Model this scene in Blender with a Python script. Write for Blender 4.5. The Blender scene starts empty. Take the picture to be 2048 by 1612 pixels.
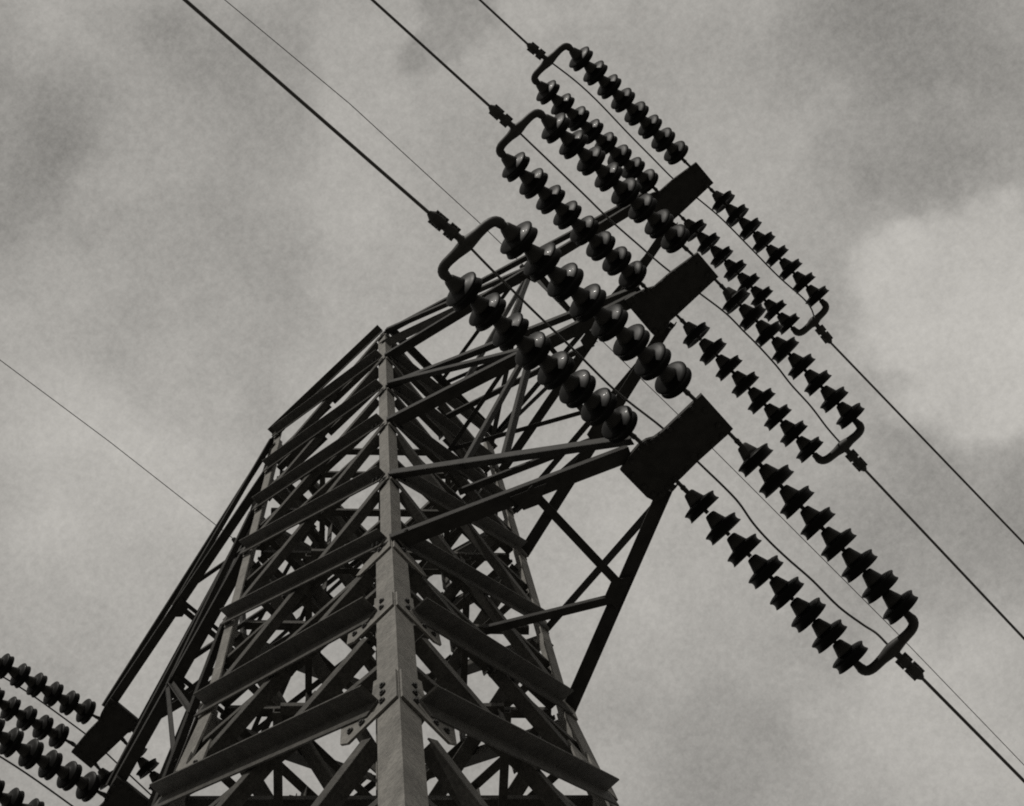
import bpy, bmesh, math, random
from mathutils import Vector, Matrix
random.seed(7)
R = math.radians
SC = bpy.context.scene
COL = SC.collection
DATA = {"nodes":[[17.651,16.493,15.209,13.975,12.441,10.986,9.59,8.139,6.381,4.431,2.231,0.001],[17.676,16.433,15.274,14.14,12.631,11.18,9.983,8.539,6.381,4.431,2.231,0.001],[17.689,16.423,15.244,14.106,12.531,11.142,9.965,8.539,6.381,4.431,2.231,0.001],[17.683,16.428,15.259,14.123,12.581,11.161,9.974,8.539,6.381,4.431,2.231,0.001]],"w":[11.1311,0.75,0.00751,0.08048],"plate":{"low":[[2.5565,-0.125,11.1338],[2.55,0.146,11.1338],[2.4966,0.1504,11.1338],[2.2776,0.1473,11.1338],[2.146,0.153,11.1338],[2.0738,0.1478,11.1338],[1.994,0.168,11.1338],[1.9476,0.1511,11.1338],[1.9308,0.0976,11.1338],[1.9297,-0.1203,11.1338],[2.0369,-0.1494,11.1338],[2.1104,-0.1585,11.1338],[2.1562,-0.15,11.1338],[2.1944,-0.1289,11.1338],[2.2561,-0.1211,11.1338]],"middle":[[3.177,-0.0966,13.9313],[3.1672,0.1352,13.9313],[3.1209,0.1329,13.9313],[2.7821,0.1321,13.9313],[2.7015,0.1298,13.9313],[2.6017,0.1647,13.9313],[2.5482,0.1483,13.9313],[2.5466,0.091,13.9313],[2.5569,-0.1208,13.9313],[2.5708,-0.2078,13.9313],[2.6516,-0.1898,13.9313],[2.7376,-0.1617,13.9313],[2.7887,-0.1325,13.9313],[2.9389,-0.1272,13.9313]],"top":[[3.7773,-0.0966,16.4924],[3.7675,0.1352,16.4924],[3.7212,0.1329,16.4924],[3.3824,0.1321,16.4924],[3.3018,0.1298,16.4924],[3.202,0.1647,16.4924],[3.1485,0.1483,16.4924],[3.1469,0.091,16.4924],[3.1572,-0.1208,16.4924],[3.1711,-0.2078,16.4924],[3.2519,-0.1898,16.4924],[3.3379,-0.1617,16.4924],[3.389,-0.1325,16.4924],[3.5392,-0.1272,16.4924]]},"string":[["low",1,-1,[2.5045,-0.1558,11.1338],[2.4194,-1.5428,10.7338]],["low",-1,-1,[2.1199,-0.1815,11.1338],[2.026,-1.5458,10.7338]],["low",1,1,[2.5172,0.1786,11.1338],[2.5503,1.4066,10.7038]],["low",-1,1,[2.1162,0.1648,11.1338],[2.1584,1.4298,10.7038]],["middle",1,-1,[3.1354,-0.1416,13.9313],[3.0264,-1.5021,13.5313]],["middle",-1,-1,[2.7376,-0.1617,13.9313],[2.6536,-1.497,13.5313]],["middle",1,1,[3.137,0.1635,13.9313],[3.1682,1.3998,13.5013]],["middle",-1,1,[2.7651,0.1509,13.9313],[2.7983,1.3833,13.5013]],["top",1,-1,[3.7125,-0.1381,16.4924],[3.621,-1.4608,16.0924]],["top",-1,-1,[3.374,-0.1341,16.4924],[3.2436,-1.4501,16.0924]],["top",1,1,[3.7128,0.1312,16.4924],[3.7382,1.3502,16.0624]],["top",-1,1,[3.3732,0.142,16.4924],[3.4066,1.3561,16.0624]]],"wire":{"low":[[2.1844,-1.9618,10.6738],[2.0678,-3.5329,10.3583],[2.3713,1.7888,10.6138],[2.3931,2.5651,10.4379]],"middle":[[2.8047,-1.9026,13.4713],[2.7198,-2.9263,13.2718],[2.9843,1.7622,13.4113],[2.9886,3.3456,13.0532]],"top":[[3.3843,-1.8338,16.0324],[3.3391,-2.3498,15.9335],[3.5568,1.7229,15.9724],[3.5856,4.0027,15.4569]]},"jumper":{"low":[[2.2135,-1.5104,10.7038],[2.2134,-1.2062,10.8438],[2.2185,-0.8348,10.9838],[2.2218,-0.466,11.1238],[2.2619,-0.0795,11.2638],[2.2718,0.1974,11.2638],[2.283,0.3893,11.2058],[2.2844,0.5004,11.1478],[2.266,0.6243,11.0898],[2.2637,0.7466,11.0318],[2.2738,0.8843,10.9738],[2.2924,1.0503,10.9158],[2.2994,1.2439,10.8578],[2.3296,1.3924,10.7998],[2.3538,1.4617,10.7418],[2.3582,1.527,10.6838]],"middle":[[2.8292,-1.628,13.5013],[2.8491,-1.2844,13.6133],[2.8653,-0.9989,13.7253],[2.8776,-0.7343,13.8373],[2.9059,-0.438,13.9493],[2.9372,-0.1421,14.0613],[2.9937,0.1697,14.0613],[3.0305,0.3811,13.9888],[3.0353,0.5479,13.9163],[3.0394,0.6927,13.8438],[3.0346,0.871,13.7713],[3.0188,1.0171,13.6988],[3.0147,1.2117,13.6263],[2.9948,1.3797,13.5538],[2.9883,1.5011,13.4813]],"top":[[3.429,-1.5755,16.0624],[3.4742,-1.3369,16.1744],[3.5007,-1.0784,16.2864],[3.5141,-0.6843,16.3984],[3.531,-0.3791,16.5104],[3.5484,-0.0965,16.6224],[3.5841,0.1419,16.6224],[3.6067,0.3237,16.5257],[3.614,0.4689,16.4291],[3.6179,0.7396,16.3324],[3.6241,1.0646,16.2357],[3.6488,1.3645,16.1391],[3.6001,1.4848,16.0424]]},"earthB":[[1.7301,-3.8715,18.531],[1.8953,-2.3953,18.631],[2.0,-0.7479,18.711],[2.0666,0.8928,18.771],[2.1196,2.3524,18.831],[2.1957,5.4004,18.731],[2.2115,7.4902,18.631]],"earthA":[[-2.2497,-2.9699,18.631],[-2.1181,-1.6666,18.731],[-2.017,-0.1236,18.831]],"g0":[[0.0235,0.234],[0.0178,0.003],[0.2725,-0.038],[0.3153,0.03],[0.3144,0.293],[0.1539,0.281],[0.1367,0.315],[0.1364,0.512]],"g1":[[0.0162,0.219],[0.0099,-0.021],[0.2573,-0.05],[0.308,0.014],[0.2959,0.281],[0.2613,0.259],[0.1451,0.204],[0.1247,0.237],[0.1241,0.464]]}
CAM = {"loc": [2.7156, -2.9009, 1.6], "R": [[0.725845, 0.683697, -0.075546], [-0.68089, 0.698553, -0.220029], [-0.097661, 0.211146, 0.972564]], "f": 3532.483110815434}
CLOUDS = [[[0.1204, 0.3455, 0.9307], 0.0736, 0.16, 0.68], [[0.0482, 0.3616, 0.9311], 0.0425, -0.05, 0.4], [[0.233, 0.2385, 0.9428], 0.1189, -0.19, 0.3], [[0.0416, 0.0403, 0.9983], 0.0425, -0.12, 0.6], [[0.0801, 0.0877, 0.9929], 0.0368, 0.06, 0.5], [[-0.2132, -0.0844, 0.9733], 0.0793, -0.1, 0.2], [[-0.073, -0.0308, 0.9969], 0.0538, -0.07, 0.4], [[-0.1771, 0.0702, 0.9817], 0.0736, -0.05, 0.3], [[-0.0715, 0.0536, 0.996], 0.0651, 0.05, 0.3], [[-0.272, 0.0742, 0.9594], 0.0736, 0.05, 0.3], [[-0.0107, 0.4056, 0.914], 0.0651, -0.07, 0.4], [[-0.0454, 0.4905, 0.8702], 0.0736, 0.05, 0.4], [[-0.0947, -0.0771, 0.9925], 0.034, -0.03, 0.4], [[0.0703, 0.1871, 0.9798], 0.0566, 0.03, 0.4], [[-0.1305, 0.4216, 0.8973], 0.0566, -0.05, 0.4], [[-0.1207, 0.225, 0.9669], 0.1274, 0.02, 0.3], [[0.0611, 0.4204, 0.9053], 0.0566, -0.05, 0.4], [[-0.3686, 0.1038, 0.9238], 0.0736, 0.03, 0.3]]
SKY_DECK = 3.55
SUN_E = 3.0
STEEL_A = 0.135

# ------------------------------------------------------------------ camera
cam = bpy.data.cameras.new('camera')
cam_o = bpy.data.objects.new('camera', cam)
COL.objects.link(cam_o)
cam.sensor_width = 36.0
cam.sensor_fit = 'HORIZONTAL'
cam.lens = CAM['f'] / 2048 * 36.0
cam.clip_start = 0.05
cam.clip_end = 5000
r0, r1, r2 = [Vector(v) for v in CAM['R']]
m = Matrix((r0, -r1, -r2)).transposed().to_4x4()
m.translation = Vector(CAM['loc'])
cam_o.matrix_world = m
SC.camera = cam_o

# ------------------------------------------------------------------ sky and sun
SUN = Vector((0.16, -0.83, 0.62)).normalized()
sun_el = math.asin(SUN.z)
sun_az = math.atan2(SUN.x, SUN.y)
w = bpy.data.worlds.new('World')
SC.world = w
w.use_nodes = True
nt = w.node_tree
nt.nodes.clear()


def N(t, **kw):
    n = nt.nodes.new(t)
    for k, v in kw.items():
        setattr(n, k, v)
    return n


def L(a, b):
    nt.links.new(a, b)


def math_node(op, a, b=None, c=None, clamp=False):
    n = N('ShaderNodeMath', operation=op, use_clamp=clamp)
    for i, v in enumerate((a, b, c)):
        if v is None:
            continue
        if hasattr(v, 'links'):
            L(v, n.inputs[i])
        else:
            n.inputs[i].default_value = v
    return n.outputs[0]


out = N('ShaderNodeOutputWorld')
bg = N('ShaderNodeBackground')
bg.inputs['Strength'].default_value = 0.1
sky = N('ShaderNodeTexSky', sky_type='NISHITA')
sky.sun_disc = False
sky.sun_elevation = sun_el
sky.sun_rotation = sun_az
bw = N('ShaderNodeRGBToBW')
L(sky.outputs[0], bw.inputs[0])
tc = N('ShaderNodeTexCoord')
nz = N('ShaderNodeTexNoise')
nz.inputs['Scale'].default_value = 7.0
nz.inputs['Detail'].default_value = 12.0
nz.inputs['Roughness'].default_value = 0.56
L(tc.outputs['Generated'], nz.inputs['Vector'])
nf = N('ShaderNodeTexNoise')
nf.inputs['Scale'].default_value = 260.0
nf.inputs['Detail'].default_value = 15.0
nf.inputs['Roughness'].default_value = 0.8
L(tc.outputs['Generated'], nf.inputs['Vector'])
# cloud masses: soft banks with edges broken up by noise
wz = N('ShaderNodeTexNoise')
wz.inputs['Scale'].default_value = 11.0
wz.inputs['Detail'].default_value = 6.0
wz.inputs['Roughness'].default_value = 0.55
L(tc.outputs['Generated'], wz.inputs['Vector'])
sub = N('ShaderNodeVectorMath', operation='SUBTRACT')
L(wz.outputs['Color'], sub.inputs[0])
sub.inputs[1].default_value = (0.5, 0.5, 0.5)
scl = N('ShaderNodeVectorMath', operation='SCALE')
L(sub.outputs[0], scl.inputs[0])
scl.inputs['Scale'].default_value = 0.17
wv = N('ShaderNodeVectorMath', operation='ADD')
L(tc.outputs['Generated'], wv.inputs[0])
L(scl.outputs[0], wv.inputs[1])
mid = N('ShaderNodeTexNoise')
mid.inputs['Scale'].default_value = 21.0
mid.inputs['Detail'].default_value = 10.0
mid.inputs['Roughness'].default_value = 0.6
mid.inputs['Distortion'].default_value = 0.6
L(tc.outputs['Generated'], mid.inputs['Vector'])
acc = math_node('MULTIPLY_ADD', nz.outputs['Fac'], 0.95, -0.475)
acc = math_node('ADD', acc, math_node('MULTIPLY_ADD', mid.outputs['Fac'], 0.26, -0.13))
acc = math_node('ADD', acc, math_node('MULTIPLY_ADD', nf.outputs['Fac'], 0.80, -0.40))
for c, rad, amp, sharp in CLOUDS:
    dist = N('ShaderNodeVectorMath', operation='DISTANCE')
    L(wv.outputs[0], dist.inputs[0])
    dist.inputs[1].default_value = c
    mr = N('ShaderNodeMapRange', interpolation_type='SMOOTHSTEP')
    L(dist.outputs['Value'], mr.inputs['Value'])
    mr.inputs['From Min'].default_value = rad * (1.25 - .2 * sharp)
    mr.inputs['From Max'].default_value = rad * sharp
    mr.inputs['To Min'].default_value = 0.0
    mr.inputs['To Max'].default_value = amp * 2.2
    acc = math_node('ADD', acc, mr.outputs[0])
# overcast: most of the light is an even grey deck, with a little of the clear sky behind it
deck = math_node('MULTIPLY_ADD', bw.outputs[0], 0.16, SKY_DECK)
lum = math_node('MULTIPLY', deck, math_node('ADD', acc, 1.0))
cmb = N('ShaderNodeCombineColor')
L(lum, cmb.inputs[0])
L(math_node('MULTIPLY', lum, 0.965), cmb.inputs[1])
L(math_node('MULTIPLY', lum, 0.900), cmb.inputs[2])
L(cmb.outputs[0], bg.inputs['Color'])
L(bg.outputs[0], out.inputs['Surface'])

sun = bpy.data.lights.new('sun', 'SUN')
sun.energy = SUN_E
sun.angle = R(0.6)
sun.color = (1.0, 0.96, 0.89)
sun_o = bpy.data.objects.new('sun', sun)
COL.objects.link(sun_o)
sun_o.rotation_euler = (-SUN).to_track_quat('-Z', 'Y').to_euler()
sun_o.location = (0, -30, 40)

SC.view_settings.view_transform = 'Standard'
SC.view_settings.look = 'None'
SC.view_settings.exposure = 0.0
SC.view_settings.gamma = 1.0
SC.view_settings.use_curve_mapping = False
SC.render.engine = 'CYCLES'
SC.cycles.max_bounces = 6
SC.cycles.use_denoising = False
SC.cycles.filter_width = 1.9


# ------------------------------------------------------------------ materials
def mat(name, base, rough, var=0.3, scale=9.0, metal=0.0, coat=0.0, bump=0.0, spec=0.5, speck=None):
    mm = bpy.data.materials.new(name)
    mm.use_nodes = True
    t = mm.node_tree
    b = t.nodes['Principled BSDF']
    tcn = t.nodes.new('ShaderNodeTexCoord')
    n1 = t.nodes.new('ShaderNodeTexNoise')
    n1.inputs['Scale'].default_value = scale
    n1.inputs['Detail'].default_value = 8
    n1.inputs['Roughness'].default_value = 0.65
    t.links.new(tcn.outputs['Object'], n1.inputs['Vector'])
    rp = t.nodes.new('ShaderNodeValToRGB')
    rp.color_ramp.elements[0].position = 0.3
    rp.color_ramp.elements[1].position = 0.72
    lo = base * (1 - var)
    hi = base * (1 + var)
    rp.color_ramp.elements[0].color = (lo, lo * .97, lo * .91, 1)
    rp.color_ramp.elements[1].color = (hi, hi * .97, hi * .91, 1)
    t.links.new(n1.outputs['Fac'], rp.inputs[0])
    col = rp.outputs[0]
    if speck:
        n2 = t.nodes.new('ShaderNodeTexNoise')
        n2.inputs['Scale'].default_value = speck[0]
        n2.inputs['Detail'].default_value = 4
        n2.inputs['Roughness'].default_value = 0.7
        t.links.new(tcn.outputs['Object'], n2.inputs['Vector'])
        mx = t.nodes.new('ShaderNodeMix')
        mx.data_type = 'RGBA'
        mx.blend_type = 'MULTIPLY'
        mx.inputs[0].default_value = speck[1]
        t.links.new(col, mx.inputs[6])
        r2 = t.nodes.new('ShaderNodeValToRGB')
        r2.color_ramp.elements[0].position = 0.38
        r2.color_ramp.elements[0].color = (.35, .34, .32, 1)
        r2.color_ramp.elements[1].position = 0.62
        r2.color_ramp.elements[1].color = (1.5, 1.48, 1.42, 1)
        t.links.new(n2.outputs['Fac'], r2.inputs[0])
        t.links.new(r2.outputs[0], mx.inputs[7])
        col = mx.outputs[2]
    t.links.new(col, b.inputs['Base Color'])
    b.inputs['Roughness'].default_value = rough
    b.inputs['Metallic'].default_value = metal
    b.inputs['Specular IOR Level'].default_value = spec
    b.inputs['Coat Weight'].default_value = coat
    b.inputs['Coat Roughness'].default_value = 0.06
    if bump:
        bp = t.nodes.new('ShaderNodeBump')
        bp.inputs['Strength'].default_value = bump
        bp.inputs['Distance'].default_value = 0.004
        t.links.new(n1.outputs['Fac'], bp.inputs['Height'])
        t.links.new(bp.outputs[0], b.inputs['Normal'])
    return mm


BRACE = mat('dark_grey_steel', 0.056, 0.6, 0.3, 12.0, bump=0.25, spec=0.06, speck=(60.0, 0.4))  # tower steel in a darker base tone than the legs, for body braces
STEEL = mat('weathered_galvanised_steel', STEEL_A, 0.62, 0.24, 6.0, bump=0.12, spec=0.08, speck=(45.0, 0.35))
DARK = mat('near_black_steel', 0.031, 0.6, 0.3, 12.0, bump=0.2, spec=0.06)  # darkest base tone of the tower steel, for cross-arms and bracket struts
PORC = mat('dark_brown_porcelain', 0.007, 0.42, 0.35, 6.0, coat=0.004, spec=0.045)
IRON = mat('cast_iron', 0.030, 0.55, 0.3, 20.0, bump=0.3, spec=0.15)
WIRE = mat('stranded_wire', 0.055, 0.5, 0.2, 30.0, spec=0.35)
GRASS = mat('dry_field_grass', 0.16, 0.95, 0.5, 0.6, bump=0.3, spec=0.1)


# ------------------------------------------------------------------ mesh helpers
class MB:
    def __init__(s):
        s.v = []
        s.f = []
        s.sm = []

    def poly(s, pts, faces, smooth=False):
        k = len(s.v)
        s.v += [tuple(p) for p in pts]
        s.f += [tuple(i + k for i in f) for f in faces]
        s.sm += [smooth] * len(faces)

    def prism(s, a, b):
        """two matching rings of points joined and capped"""
        n = len(a)
        s.poly(list(a) + list(b), [tuple(range(n - 1, -1, -1)), tuple(range(n, 2 * n))] +
               [(i, (i + 1) % n, n + (i + 1) % n, n + i) for i in range(n)])

    def bar(s, p0, p1, u, v, wu, wv, o=(0, 0)):
        """box along p0-p1, spanning o..o+w on axes u and v"""
        c = [(o[0], o[1]), (o[0] + wu, o[1]), (o[0] + wu, o[1] + wv), (o[0], o[1] + wv)]
        s.prism([p0 + u * a + v * b for a, b in c], [p1 + u * a + v * b for a, b in c])

    def tube(s, pts, rad, n=8, smooth=True):
        pts = [Vector(p) for p in pts]
        if not hasattr(rad, '__len__'):
            rad = [rad] * len(pts)
        t0 = (pts[1] - pts[0]).normalized()
        up = Vector((0, 0, 1)) if abs(t0.z) < .9 else Vector((1, 0, 0))
        x = t0.cross(up).normalized()
        rings = []
        for i, p in enumerate(pts):
            t = (pts[min(i + 1, len(pts) - 1)] - pts[max(i - 1, 0)]).normalized()
            x = (x - t * x.dot(t)).normalized()
            y = t.cross(x)
            rings.append([p + (x * math.cos(2 * math.pi * j / n) + y * math.sin(2 * math.pi * j / n)) * rad[i] for j in range(n)])
        vs = [q for r in rings for q in r]
        fs = []
        for i in range(len(rings) - 1):
            for j in range(n):
                fs.append((i * n + j, i * n + (j + 1) % n, (i + 1) * n + (j + 1) % n, (i + 1) * n + j))
        s.poly(vs, fs, smooth)
        s.poly(rings[0], [tuple(range(n - 1, -1, -1))])
        s.poly(rings[-1], [tuple(range(n))])

    def lathe(s, prof, n=28, smooth=True):
        """profile of (z, r) turned about local Z"""
        vs = []
        for zc, rr in prof:
            vs += [(rr * math.cos(2 * math.pi * j / n), rr * math.sin(2 * math.pi * j / n), zc) for j in range(n)]
        fs = []
        for i in range(len(prof) - 1):
            for j in range(n):
                fs.append((i * n + j, i * n + (j + 1) % n, (i + 1) * n + (j + 1) % n, (i + 1) * n + j))
        s.poly(vs, fs, smooth)
        s.poly(vs[:n], [tuple(range(n))])
        s.poly(vs[-n:], [tuple(range(n - 1, -1, -1))])

    def mesh(s, name, material):
        me = bpy.data.meshes.new(name)
        me.from_pydata(s.v, [], s.f)
        me.polygons.foreach_set('use_smooth', s.sm)
        me.materials.append(material)
        bm = bmesh.new()
        bm.from_mesh(me)
        bmesh.ops.recalc_face_normals(bm, faces=bm.faces)
        bm.to_mesh(me)
        bm.free()
        me.update()
        return me

    def build(s, name, material, parent=None):
        return link(name, s.mesh(name, material), parent)


def link(name, me, parent=None):
    o = bpy.data.objects.new(name, me)
    COL.objects.link(o)
    if parent is not None:
        o.parent = parent
    return o


def tag(o, label=None, cat=None, group=None, kind=None):
    for k, v in (('label', label), ('category', cat), ('group', group), ('kind', kind)):
        if v:
            o[k] = v
    return o


def empty(name, loc, label, cat, group=None):
    o = bpy.data.objects.new(name, None)
    COL.objects.link(o)
    o.location = loc
    o.empty_display_size = 0.3
    return tag(o, label, cat, group)


# ------------------------------------------------------------------ ground
g = MB()
n = 24
S_ = 1500
vs = []
for i in range(n + 1):
    for j in range(n + 1):
        x = (i / n * 2 - 1)
        y = (j / n * 2 - 1)
        X = math.copysign(abs(x) ** 2.2, x) * S_
        Y = math.copysign(abs(y) ** 2.2, y) * S_
        rr = math.hypot(X, Y)
        vs.append((X, Y, 0.0 if rr < 20 else 0.6 * math.sin(X * .021) * math.cos(Y * .017) * min(1, (rr - 20) / 200)))
g.poly(vs, [(i * (n + 1) + j, (i + 1) * (n + 1) + j, (i + 1) * (n + 1) + j + 1, i * (n + 1) + j + 1) for i in range(n) for j in range(n)], True)
tag(g.build('ground', GRASS), kind='structure')

# ------------------------------------------------------------------ the tower
NOD = DATA['nodes']
Z2, W2, T1, T2 = DATA['w']
SG = [(1, -1), (-1, -1), (1, 1), (-1, 1)]          # near, left, right, far corner


def half(z):
    return W2 * (1 - (T1 if z >= Z2 else T2) * (z - Z2))


def corner(k, z):
    q = half(z)
    return Vector((SG[k][0] * q, SG[k][1] * q, z))


tower = empty('transmission_tower', (0, 0, 0), 'dark steel lattice transmission tower rising into the cloudy sky', 'pylon')


def leg_mesh(k, zs, b, t):
    sx, sy = SG[k]
    mb = MB()
    prof = [(0, 0), (-sx * b, 0), (-sx * b, -sy * t), (-sx * t, -sy * t), (-sx * t, -sy * b), (0, -sy * b)]
    for a, c in zip(zs[:-1], zs[1:]):
        A = corner(k, a)
        B = corner(k, c)
        mb.prism([A + Vector((x, y, 0)) for x, y in prof], [B + Vector((x, y, 0)) for x, y in prof])
    return mb


legs = []
for k in range(4):
    ztop = NOD[k][0] + 0.07
    zsp = NOD[k][5] - 0.17
    mb = leg_mesh(k, [zsp, Z2 + .02, ztop], .086, .010)
    lo = leg_mesh(k, [-0.3, 2.0, zsp - .001], .122, .013)
    for P in (lo,):
        kk = len(mb.v)
        mb.v += P.v
        mb.f += [tuple(i + kk for i in f) for f in P.f]
        mb.sm += P.sm
    legs.append(mb.build('leg', STEEL, tower))


def angle(name, p0, p1, nrm, mode, b, bo, t, parent, off=0.0, trim=0.0, material=None, trim1=None):
    """steel angle from p0 to p1 lying against a face with outward normal nrm.
    M: hangs below its heel, free flange outward;  S: stands on its heel, free flange inward"""
    trim1 = trim if trim1 is None else trim1
    a = (p1 - p0).normalized()
    nrm = (nrm - a * nrm.dot(a)).normalized()
    v = nrm.cross(a)
    if v.z < 0:
        v = -v
    q0 = p0 + nrm * off
    q1 = p1 + nrm * off
    mb = MB()
    if mode == 'M':
        mb.bar(q0, q1, v, nrm, -b, t)
        mb.bar(q0 + a * trim - v * .0005, q1 - a * trim1 - v * .0005, nrm, v, bo, t, (0.0, 0.0))
    else:
        mb.bar(q0, q1, v, nrm, b, t)
        mb.bar(q0 + a * trim + v * .0005, q1 - a * trim1 + v * .0005, nrm, v, -bo, t, (t, 0.0))
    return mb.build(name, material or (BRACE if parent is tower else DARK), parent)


FACES = [(0, 1, Vector((0, -1, 0))), (0, 2, Vector((1, 0, 0))), (1, 3, Vector((-1, 0, 0))), (2, 3, Vector((0, 1, 0)))]
nl = len(NOD[0])
ends = []
for A, B, nrm in FACES:
    for i in range(nl - 1):                         # panel between node i (upper) and i+1 (lower)
        low = i >= 5
        b = .085 if low else .065
        bo = .096 if low else .078
        bs = .080 if low else .085
        bso = .072 if low else .058
        if B == 3:
            bo, bso = .115, .095
        back = {(0, 1): (.03, .05), (0, 2): (.15, .115)}.get((A, B), (.10, .08))[0 if low else 1]
        # the diagonal that climbs away from corner A, and the one that falls from it
        g0 = .05 if low else .0
        pa = corner(A, NOD[A][i + 1])
        pb = corner(B, NOD[B][i])
        a = (pb - pa).normalized()
        angle('brace', pa + a * (.15 if low else (.015 if A == 0 else .09)), pb - a * back, nrm, 'M', b, bo, .009, tower, off=.016 if low else .026, trim=.01, trim1=.03 if A == 0 and B == 1 else .045)
        ends.append((A, B, nrm, i, pa, a, low))
        pa = corner(A, NOD[A][i] - (.05 if low else .07))
        pb = corner(B, NOD[B][i + 1] - (.05 if low else .035))
        a = (pb - pa).normalized()
        angle('brace', pa + a * (.20 if low else .02), pb - a * (.20 if low else max(.03, back)), nrm, 'S', bs, bso, .008, tower, off=-.009 if low else .012, trim=.02 if low else .10)
    # redundant struts that steady the diagonals
    if True:
        for i in range(nl - 4):
            ctr = (corner(A, NOD[A][i]) + corner(B, NOD[B][i]) + corner(A, NOD[A][i + 1]) + corner(B, NOD[B][i + 1])) / 4
            for kk in (A, B):
                pm = corner(kk, (NOD[kk][i] + NOD[kk][i + 1]) / 2)
                a = (ctr - pm).normalized()
                angle('redundant_brace', pm + a * .05, ctr - a * .02, nrm, 'S', .05, .05, .006, tower, off=-.03)
            mt = (corner(A, NOD[A][i]) + corner(B, NOD[B][i])) / 2
            if B != 1:
                angle('redundant_brace', ctr, mt, nrm, 'S', .045, .045, .006, tower, off=-.05)
    # horizontal belts where the cross-arms sit
    for i in (1, 3, 5):
        pa, pb = corner(A, NOD[A][i]), corner(B, NOD[B][i])
        a = (pb - pa).normalized()
        angle('brace', pa + a * .10, pb - a * .10, nrm, 'S', .055, .055, .007, tower, off=-.040)
    # belt at the very top
    angle('brace', corner(A, NOD[A][0] + .05), corner(B, NOD[B][0] + .05), nrm, 'M', .07, .07, .009, tower, off=.030, trim=0)
# plan bracing inside the body
for lv in (1, 2, 3, 4, 5, 6):
    for k, q in ((1, 2), (0, 3)):
        p0, p1 = corner(k, NOD[k][lv] + (.0 if k == 1 else .07)), corner(q, NOD[q][lv] + (.0 if k == 1 else .07))
        a = (p1 - p0).normalized()
        angle('plan_brace', p0 + a * .12, p1 - a * .12, Vector((0, 0, -1)).cross(a), 'S', .05, .05, .007, tower)


for lv in (2, 4, 6):
    mids = [(corner(A, NOD[A][lv]) + corner(B, NOD[B][lv])) / 2 for A, B, _ in FACES]
    for p0, p1 in ((mids[0], mids[1]), (mids[1], mids[3]), (mids[3], mids[2]), (mids[2], mids[0])):
        a = (p1 - p0).normalized()
        angle('plan_brace', p0 + a * .03 - Vector((0, 0, .02)), p1 - a * .03 - Vector((0, 0, .02)), Vector((0, 0, -1)).cross(a), 'S', .045, .045, .007, tower)


# gusset plates bolted over the legs where the braces meet, with their bolts
BOLT = MB()
BOLT.lathe([(0, .016), (.010, .016)], 6, False)
BOLT.lathe([(.0095, .008), (.016, .008)], 8, False)
bolt_me = BOLT.mesh('bolt', IRON)


def gusset(k, face, zn, prof, bolts, sc=1.0):
    sx, sy = SG[k]
    if face == 'y':
        U, NR = Vector((-sx, 0, 0)), Vector((0, sy, 0))
    else:
        U, NR = Vector((0, -sy, 0)), Vector((sx, 0, 0))
    mb = MB()
    ring0, ring1 = [], []
    for u, dz in prof:
        p = corner(k, zn + dz * sc) + U * (u * sc)
        ring0.append(p + NR * .002)
        ring1.append(p + NR * .013)
    mb.prism(ring0, ring1)
    mb.build('gusset_plate', STEEL, legs[k])
    for u, dz in bolts:
        o = link('bolt', bolt_me, legs[k])
        p = corner(k, zn + dz * sc) + U * (u * sc) + NR * .013
        o.matrix_world = Matrix.Translation(p) @ NR.to_track_quat('Z', 'X').to_matrix().to_4x4()


for A, B, nrm, i, pa, a, low in ends:              # bolts through the brace ends on the near leg
    if A != 0 or low:
        continue
    v = nrm.cross(a)
    v = v if v.z > 0 else -v
    for q in (.045, .095):
        o = link('bolt', bolt_me, legs[0])
        o.matrix_world = Matrix.Translation(pa + a * (q + .015) - v * .034 + nrm * .035) @ nrm.to_track_quat('Z', 'X').to_matrix().to_4x4()

G0 = [(.004, .36)] + [(.004, -.01), (.272, -.04), (.315, .03), (.314, .29), (.154, .281), (.137, .315), (.13, .46)]
G1 = [(.004, .23), (.004, -.02), (.257, -.05), (.308, .014), (.296, .281), (.261, .259), (.145, .204), (.125, .237), (.122, .40)]
B0 = [(.075, .27), (.075, .17), (.078, .07), (.19, .03), (.255, .06)]
B1 = [(.07, .20), (.072, .08), (.185, .03), (.25, .05)]
GS = [(.004, .26), (.004, -.02), (.22, -.04), (.25, .02), (.19, .12), (.10, .16), (.10, .26)]
for k in range(4):
    for fc in 'xy':
        gusset(k, fc, NOD[k][7], G0, B0)
        gusset(k, fc, NOD[k][6], G1, B1)
        gusset(k, fc, NOD[k][5] - .13, GS, B1[:2] if k == 0 else [], 1.05)
        for lv in (0, 1, 2, 3, 4):
            gusset(k, fc, NOD[k][lv] - .05, GS, [], .62 if k else .5)


# ------------------------------------------------------------------ cross-arms
def plate_mesh(pts, z, th):
    mb = MB()
    mb.prism([Vector((x, y, z - .006)) for x, y in pts], [Vector((x, y, z + th)) for x, y in pts])
    return mb


def lerp(a, b, t):
    return a + (b - a) * t


ARM = {'low': (5, 4), 'middle': (3, 2), 'top': (1, 0)}
PL = DATA['plate']
arm_z = {n: PL[n][0][2] for n in PL}
chords = {}


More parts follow.
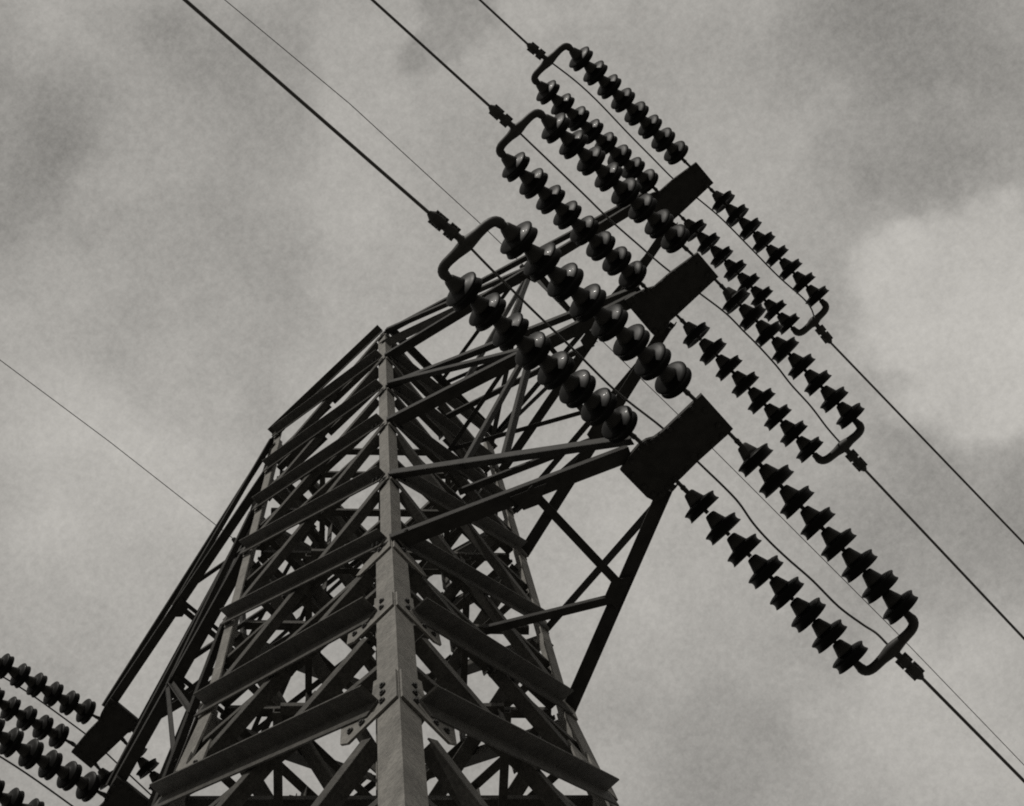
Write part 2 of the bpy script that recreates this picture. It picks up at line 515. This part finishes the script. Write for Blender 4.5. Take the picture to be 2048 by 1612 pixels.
def crossarm(n, side):
    """side +1: toward +X (corners near/right), -1: toward -X (corners left/far)"""
    pts = [(p[0] * side, p[1]) for p in PL[n]]
    z = arm_z[n]
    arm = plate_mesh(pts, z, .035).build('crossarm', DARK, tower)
    c = [0, 2] if side > 0 else [1, 3]
    L_, U_ = ARM[n]
    xs = [p[0] for p in PL[n]]
    cx = (max(xs) + min(xs)) / 2 * side
    wide = {'low': 1.0, 'middle': 1.0, 'top': .9}[n]
    key = {}
    ny = PL[n]
    tip_n = Vector(((cx - side * .20), -.16, z + .03))
    tip_r = Vector(((cx - side * .20), .17, z + .03))
    for nm, kk, tip, yy in (('n', c[0], tip_n, -1), ('r', c[1], tip_r, 1)):
        p0 = corner(kk, NOD[kk][L_])
        nrm = Vector((0, yy, 0))
        angle('chord', p0, tip, nrm, 'S', .085 * wide, .085 * wide, .010, arm, off=.012)
        key[nm] = (p0, tip)
        u0 = corner(kk, NOD[kk][U_])
        ut = tip + Vector((side * .04, yy * .015, .06))
        angle('hanger', u0, ut, nrm, 'S', .05, .045, .007, arm, off=.012)
        key['u' + nm] = (u0, ut)
    # plan bracing in the lower plane
    gn = lerp(*key['n'], .56)
    gr = lerp(*key['r'], .54)
    dz = Vector((0, 0, -.012))
    fm = (key['n'][0] + key['r'][0]) / 2
    for a, b, bw in ((gn, gr, .05), (gr, fm, .045)):
        d_ = (b - a).normalized()
        angle('strut', a + dz, b + dz, Vector((0, 0, 1)).cross(d_), 'S', bw, bw, .006, arm)
    # web from the upper node to the middle of the near chord
    if n != 'low':
        angle('strut', key['un'][0] + Vector((side * .02, 0, 0)), gn, Vector((0, -1, 0)), 'S', .04, .04, .006, arm, off=.02)
        angle('strut', key['ur'][0] + Vector((side * .02, 0, 0)), gr, Vector((0, 1, 0)), 'S', .035, .035, .006, arm, off=.02)
    # cross strut between the two hangers, and ties back from it
    ha, hb = lerp(*key['un'], .60), lerp(*key['ur'], .58)
    if n != 'low':
        d_ = (hb - ha).normalized()
        angle('strut', ha, hb, Vector((0, 0, 1)).cross(d_), 'S', .038, .038, .005, arm)
        ft = (key['un'][0] + key['ur'][0]) / 2
        for e_ in (ha, hb):
            d_ = (e_ - ft).normalized()
            angle('strut', ft, e_, Vector((0, 0, 1)).cross(d_), 'S', .034, .034, .005, arm)
    if side < 0:
        kk = c[0]
        k0 = corner(kk, NOD[kk][min(L_ + 1, 5)])
        d_ = (tip_r - k0).normalized()
        angle('strut', k0, tip_r, Vector((0, -1, 0)), 'S', .036, .036, .005, arm, off=.02)
    # small gussets
    for q, yy in ((gn, -1), (gr, 1)):
        mb = MB()
        d_ = (key['n'][1] - key['n'][0]).normalized() if yy < 0 else (key['r'][1] - key['r'][0]).normalized()
        s_ = Vector((0, 0, 1)).cross(d_).normalized()
        h = s_ * (.10 if (s_.y < 0) == (yy > 0) else -.10)
        mb.prism([q - d_ * .10 + dz, q + d_ * .12 + dz, q + d_ * .05 + h + dz, q - d_ * .05 + h + dz],
                 [q - d_ * .10 + dz * 1.6, q + d_ * .12 + dz * 1.6, q + d_ * .05 + h + dz * 1.6, q - d_ * .05 + h + dz * 1.6])
        mb.build('gusset_plate', DARK, arm)
    key['gn'], key['gr'] = gn, gr
    cxp = sum(p[0] for p in pts) / len(pts)
    cyp = sum(p[1] for p in pts) / len(pts)
    for q in range(len(pts)):
        x0, y0 = pts[q]
        x1, y1 = pts[(q + 1) % len(pts)]
        nb = max(1, int(math.hypot(x1 - x0, y1 - y0) / .10))
        for e in range(nb):
            t = (e + .5) / nb
            bx, by = lerp(x0, x1, t), lerp(y0, y1, t)
            bx, by = lerp(bx, cxp, .13), lerp(by, cyp, .13)
            o = link('bolt', bolt_me, arm)
            o.matrix_world = Matrix.Translation((bx, by, z - .006)) @ Matrix.Rotation(math.pi, 4, 'X')
    chords[(n, side)] = key
    return arm


arms = {}
for side in (1, -1):
    for n in ('low', 'middle', 'top'):
        arms[(n, side)] = crossarm(n, side)


def rod(name, a, b, wd, parent):
    d_ = (b - a).normalized()
    return angle(name, a, b, Vector((0, 0, 1)).cross(d_) if abs(d_.z) < .95 else Vector((0, -1, 0)), 'S', wd, wd, .006, parent)


for side in (1, -1):
    K = {n: chords[(n, side)] for n in ('low', 'middle', 'top')}
    # hangers between the arms
    rod('hanger', K['middle']['gn'], lerp(*K['low']['un'], .33), .035, arms[('middle', side)])
    rod('hanger', K['middle']['gn'] + Vector((side * .05, 0, 0)), lerp(*K['low']['un'], .50), .04, arms[('middle', side)])
    # bracket that carries the earth wire above the top arm
    c = (0, 2) if side > 0 else (1, 3)
    tip = Vector((2.0 * side, 0, 18.0 + .831))
    b0 = corner(c[0], NOD[c[0]][0] - .42)
    br = angle('earth_wire_bracket', b0, tip, Vector((0, -1, 0)), 'S', .075, .075, .009, tower, off=.012)
    b1 = corner(c[1], NOD[c[1]][0] - .25)
    rod('strut', b1, tip, .045, br)
    rod('strut', tip, lerp(*K['middle']['n'], .30), .035, br)
    rod('strut', tip + Vector((side * .03, 0, 0)), lerp(*K['middle']['un'], .48), .04, br)
    rod('strut', tip, lerp(*K['top']['r'], .55), .045, br)
    mb = MB()
    mb.tube([tip + Vector((0, -.10, .02)), tip + Vector((0, -.05, -.03)), tip + Vector((0, .05, -.03)), tip + Vector((0, .10, .02))], .025, 8)
    mb.build('wire_clamp', IRON, br)

# ------------------------------------------------------------------ insulator strings
PROF = [(0, .018), (.003, .030), (.012, .036), (.03, .041), (.056, .050), (.078, .057), (.082, .066), (.087, .092), (.093, .112), (.098, .120), (.103, .1195),
        (.112, .111), (.124, .107), (.138, .109), (.148, .115), (.1535, .1175), (.155, .112), (.146, .098), (.135, .082), (.132, .05), (.140, .034), (.144, .024), (.150, .012), (.176, .012)]
PITCH = .169
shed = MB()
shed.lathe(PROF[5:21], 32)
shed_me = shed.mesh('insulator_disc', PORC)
capm = MB()
capm.lathe(PROF[:6] + [(.084, .054)], 20)
cap_me = capm.mesh('cap', IRON)
pinm = MB()
pinm.lathe([(.1325, .036), (.140, .030), (.146, .014), (.176, .012)], 12)
pin_me = pinm.mesh('pin', IRON)
shk = MB()
pts = [(math.cos(t) * .022, 0, math.sin(t) * .030) for t in [i * math.pi * 2 / 14 for i in range(15)]]
shk.tube(pts, .010, 8)
shk_me = shk.mesh('shackle', IRON)
shk2 = MB()
shk2.tube([(0, 0, .02), (0, 0, .055), (0, 0, .085)], [.012, .014, .012], 8)
shk2.lathe([(.028, .016), (.045, .016)], 8)
link_me = shk2.mesh('ball_eye', IRON)

ARMW = {('low', 1): 'the lowest right-hand cross-arm', ('middle', 1): 'the middle right-hand cross-arm', ('top', 1): 'the top right-hand cross-arm',
        ('top', -1): 'the highest cross-arm at lower left', ('middle', -1): 'the second cross-arm at lower left'}
STR = {}
for n, i, j, A, B in DATA['string']:
    STR[(n, 1, i, j)] = (Vector(A), Vector(B))
for n in ('top', 'middle'):
    for i in (1, -1):
        for j in (1, -1):
            A, B = STR[(n, 1, i, j)]
            A = Vector((-A.x, A.y, A.z))
            d_ = Vector(((-.030, .0, 0), (0, 0, 0))[0])
            u = (B - STR[(n, 1, i, j)][0])
            STR[(n, -1, i, j)] = (A, A + u)


def axis_matrix(p, d_, sc=1.0):
    return Matrix.Translation(p) @ d_.to_track_quat('Z', 'X').to_matrix().to_4x4() @ Matrix.Scale(sc, 4)


def put(name, me, parent, M, minv):
    o = link(name, me, parent)
    o.matrix_local = minv @ M
    return o


def string(n, side, i, j):
    A, B = STR[(n, side, i, j)]
    Lg = (B - A).length
    p = Lg / 8
    d_ = (B - A).normalized()
    toward = 'up-left' if j < 0 else 'down-right'
    which = ('outer' if i * side > 0 else 'inner')
    lab = 'dark %s insulator string running %s from %s' % (which, toward, ARMW[(n, side)])
    root = empty('insulator_string', A, lab, 'insulator string', 'insulator strings hung from the cross-arms')
    bpy.context.view_layer.update()
    inv = Matrix.Translation(-A)
    sc = p / PITCH
    ax = d_ if j > 0 else -d_
    hs = .024                                      # the string hangs in a slight curve
    for q in range(8):
        t = (q + 1) / 8
        cc = A + (B - A) * t - Vector((0, 0, 4 * hs * t * (1 - t)))      # middle of the porcelain
        tan = ((B - A) / Lg - Vector((0, 0, 4 * hs * (1 - 2 * t) / Lg))).normalized()
        wob = Vector((random.uniform(-.035, .035), random.uniform(-.035, .035), random.uniform(-.035, .035)))
        axq = ((tan if j > 0 else -tan) + wob).normalized()
        M = axis_matrix(cc - axq * (.104 * .935), axq, .935 * random.uniform(.985, 1.012))
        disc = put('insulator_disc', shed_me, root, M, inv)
        cp = link('cap', cap_me, disc)
        pn = link('pin', pin_me, disc)
    s0 = axis_matrix(A, ((B - A) / Lg - Vector((0, 0, 4 * hs / Lg))).normalized())
    put('shackle', shk_me, root, s0, inv)
    put('ball_eye', link_me, root, s0, inv)
    return A, B, ((B - A) / Lg + Vector((0, 0, 4 * hs / Lg))).normalized(), p, root


ENDS = {}
for n, side in (('low', 1), ('middle', 1), ('top', 1), ('top', -1), ('middle', -1)):
    for j in (-1, 1):
        for i in (1, -1):
            ENDS[(n, side, i, j)] = string(n, side, i, j)


# ------------------------------------------------------------------ yokes, clamps, conductors
def arc(p0, pc, p1, k=6):
    return [p0 * (1 - t) ** 2 + pc * (2 * t * (1 - t)) + p1 * t * t for t in [q / k for q in range(k + 1)]]


def yoke(n, side, j, wire):
    Ao, Bo, do, po, _ = ENDS[(n, side, 1, j)]
    Ai, Bi, di, pi_, _ = ENDS[(n, side, -1, j)]
    st = .075 if j < 0 else .06
    be = .165 if j < 0 else .150
    a0, a1 = Bo + do * st, Bo + do * be
    b0, b1 = Bi + di * st, Bi + di * be
    cdir = (do + di).normalized()
    bar = (b1 - a1)
    e = bar.normalized()
    path = [a0, lerp(a0, a1, .35)] + arc(lerp(a0, a1, .5), a1, a1 + e * .075) + [a1 + e * .12, lerp(a1, b1, .42), lerp(a1, b1, .5), lerp(a1, b1, .58), b1 - e * .12]
    path += arc(b1 - e * .075, b1, lerp(b0, b1, .5)) + [lerp(b0, b1, .35), b0]
    rad = [.021, .025] + [.029] * 7 + [.031, .038, .042, .038, .031] + [.029] * 7 + [.025, .021]
    toward = 'up-left' if j < 0 else 'down-right'
    t = empty('yoke', lerp(a1, b1, .5), 'bent iron yoke joining the %s insulator pair of %s' % (toward, ARMW[(n, side)]), 'yoke', 'yokes at the ends of the insulator pairs')
    inv = Matrix.Translation(-t.location)
    mb = MB()
    mb.tube(path, rad, 10)
    o = mb.build('yoke_bar', IRON, t)
    o.matrix_local = inv
    c0 = lerp(a1, b1, .5)
    w0 = Vector(wire[0])
    # strain clamp between yoke and conductor: eye, body, wedge blocks and bolts
    d_ = (w0 - c0).normalized()
    ln = (w0 - c0).length
    mb = MB()
    fr = [0, .10, .20, .27, .33, .42, .50, .56, .64, .72, .80, .88, .95, 1.0]
    rd = [.036, .030, .019, .020, .033, .036, .028, .024, .034, .040, .036, .032, .020, .013]
    mb.tube([c0 + d_ * (ln * q) for q in fr], rd, 8, False)
    o = mb.build('strain_clamp', IRON, t)
    o.matrix_local = inv
    sx = Vector((0, 0, 1)).cross(d_).normalized()
    for q in (.31, .39, .47, .62, .70, .78, .86):
        bo_ = MB()
        ctr = c0 + d_ * (ln * q)
        bo_.bar(ctr - sx * .040 - d_ * .009, ctr + sx * .040 - d_ * .009, d_, Vector((0, 0, 1)), .018, .018, (0, -.009))
        bo_.build('clamp_bolt', IRON, o)
    return t


def sag_wire(p0, p1, length, sag_k):
    d_ = (p1 - p0).normalized()
    h = Vector((d_.x, d_.y, 0))
    pts = []
    for q in range(61):
        s = (q / 60) ** 1.6 * length
        p = p0 + d_ * s
        p.z += sag_k * s * s
        pts.append(p)
    return pts


WI = DATA['wire']
NAMES = {'low': 'lowest', 'middle': 'middle', 'top': 'top'}
for n in ('low', 'middle', 'top'):
    wl = [Vector(q) for q in WI[n]]
    yoke(n, 1, -1, [wl[0]])
    yoke(n, 1, 1, [wl[2]])
    rr = .0095
    for a, b, word in ((wl[0], wl[1], 'up-left'), (wl[2], wl[3], 'down-right')):
        mb = MB()
        mb.tube(sag_wire(a, b, 90, .00075), rr, 8)
        tag(mb.build('conductor_cable', WIRE), 'thick dark conductor running %s from the yoke of %s' % (word, ARMW[(n, 1)]), 'cable', 'conductors strung from the tower')
    # jumper that joins the two conductors past the arm
    pts = [Vector(q) for q in DATA['jumper'][n]]
    j0 = lerp(ENDS[(n, 1, 1, -1)][1], ENDS[(n, 1, -1, -1)][1], .5) + ENDS[(n, 1, 1, -1)][2] * .165
    j1 = lerp(ENDS[(n, 1, 1, 1)][1], ENDS[(n, 1, -1, 1)][1], .5) + ENDS[(n, 1, 1, 1)][2] * .150
    pts = [j0] + pts + [j1]
    # smooth the path
    sm = []
    for q in range(len(pts) - 1):
        P0, P1, P2, P3_ = pts[max(q - 1, 0)], pts[q], pts[q + 1], pts[min(q + 2, len(pts) - 1)]
        for t in (0, .2, .4, .6, .8):
            sm.append(.5 * ((2 * P1) + (P2 - P0) * t + (2 * P0 - 5 * P1 + 4 * P2 - P3_) * t * t + (3 * P1 - P0 - 3 * P2 + P3_) * t ** 3))
    sm.append(pts[-1])
    mb = MB()
    mb.tube(sm, .0068, 8)
    tag(mb.build('jumper_cable', WIRE), 'thin slack jumper wire passing over the end plate of %s' % ARMW[(n, 1)], 'cable', 'jumper wires across the cross-arms')

# the circuit on the other side of the tower
for n in ('top', 'middle'):
    for j in (-1, 1):
        Eo, Ei = ENDS[(n, -1, 1, j)], ENDS[(n, -1, -1, j)]
        d_ = (Eo[2] + Ei[2]).normalized()
        c0 = lerp(Eo[1], Ei[1], .5) + d_ * .16
        w0 = c0 + d_ * .26
        word = 'up-left' if j < 0 else 'down-right'
        yoke(n, -1, j, [w0])
        mb = MB()
        mb.tube(sag_wire(w0, w0 + d_, 90, .00075), .0095, 8)
        tag(mb.build('conductor_cable', WIRE), 'thick dark conductor running %s from the yoke of %s' % (word, ARMW[(n, -1)]), 'cable', 'conductors strung from the tower')
    a = lerp(ENDS[(n, -1, 1, -1)][1], ENDS[(n, -1, -1, -1)][1], .5) + ENDS[(n, -1, 1, -1)][2] * .165
    b = lerp(ENDS[(n, -1, 1, 1)][1], ENDS[(n, -1, -1, 1)][1], .5) + ENDS[(n, -1, 1, 1)][2] * .15
    mid = (a + b) / 2
    zt = arm_z[n] + .13
    pts = []
    for q in range(31):
        t = q / 30
        p = lerp(a, b, t)
        u = abs(2 * t - 1)
        p.z = lerp(zt, (a.z if t < .5 else b.z), u ** 1.3)
        p.x += .03 * math.sin(t * 9)
        pts.append(p)
    mb = MB()
    mb.tube(pts, .0075, 8)
    tag(mb.build('jumper_cable', WIRE), 'thin slack jumper wire passing over the end plate of %s' % ARMW[(n, -1)], 'cable', 'jumper wires across the cross-arms')

# earth wires above everything
EB = [Vector(q) for q in DATA['earthB']]
EA = [Vector(q) for q in DATA['earthA']]


def earth(pts, lab, through=True):
    first = (pts[0] - pts[1]).normalized()
    last = (pts[-1] - pts[-2]).normalized()
    full = [pts[0] + first * 70, pts[0] + first * 25] + pts + ([pts[-1] + last * 25, pts[-1] + last * 70] if through else [])
    mb = MB()
    mb.tube(full, .0042, 6)
    tag(mb.build('earth_wire', WIRE), lab, 'cable', 'thin earth wires on the tower top')


earth(EB, 'hair-thin earth wire high above the right-hand cross-arms, behind the insulators')
EA[-1] = Vector((-2.0, -.10, 18.0 + .831 + .02))
earth(EA, 'hair-thin earth wire meeting the tower at its left edge', False)
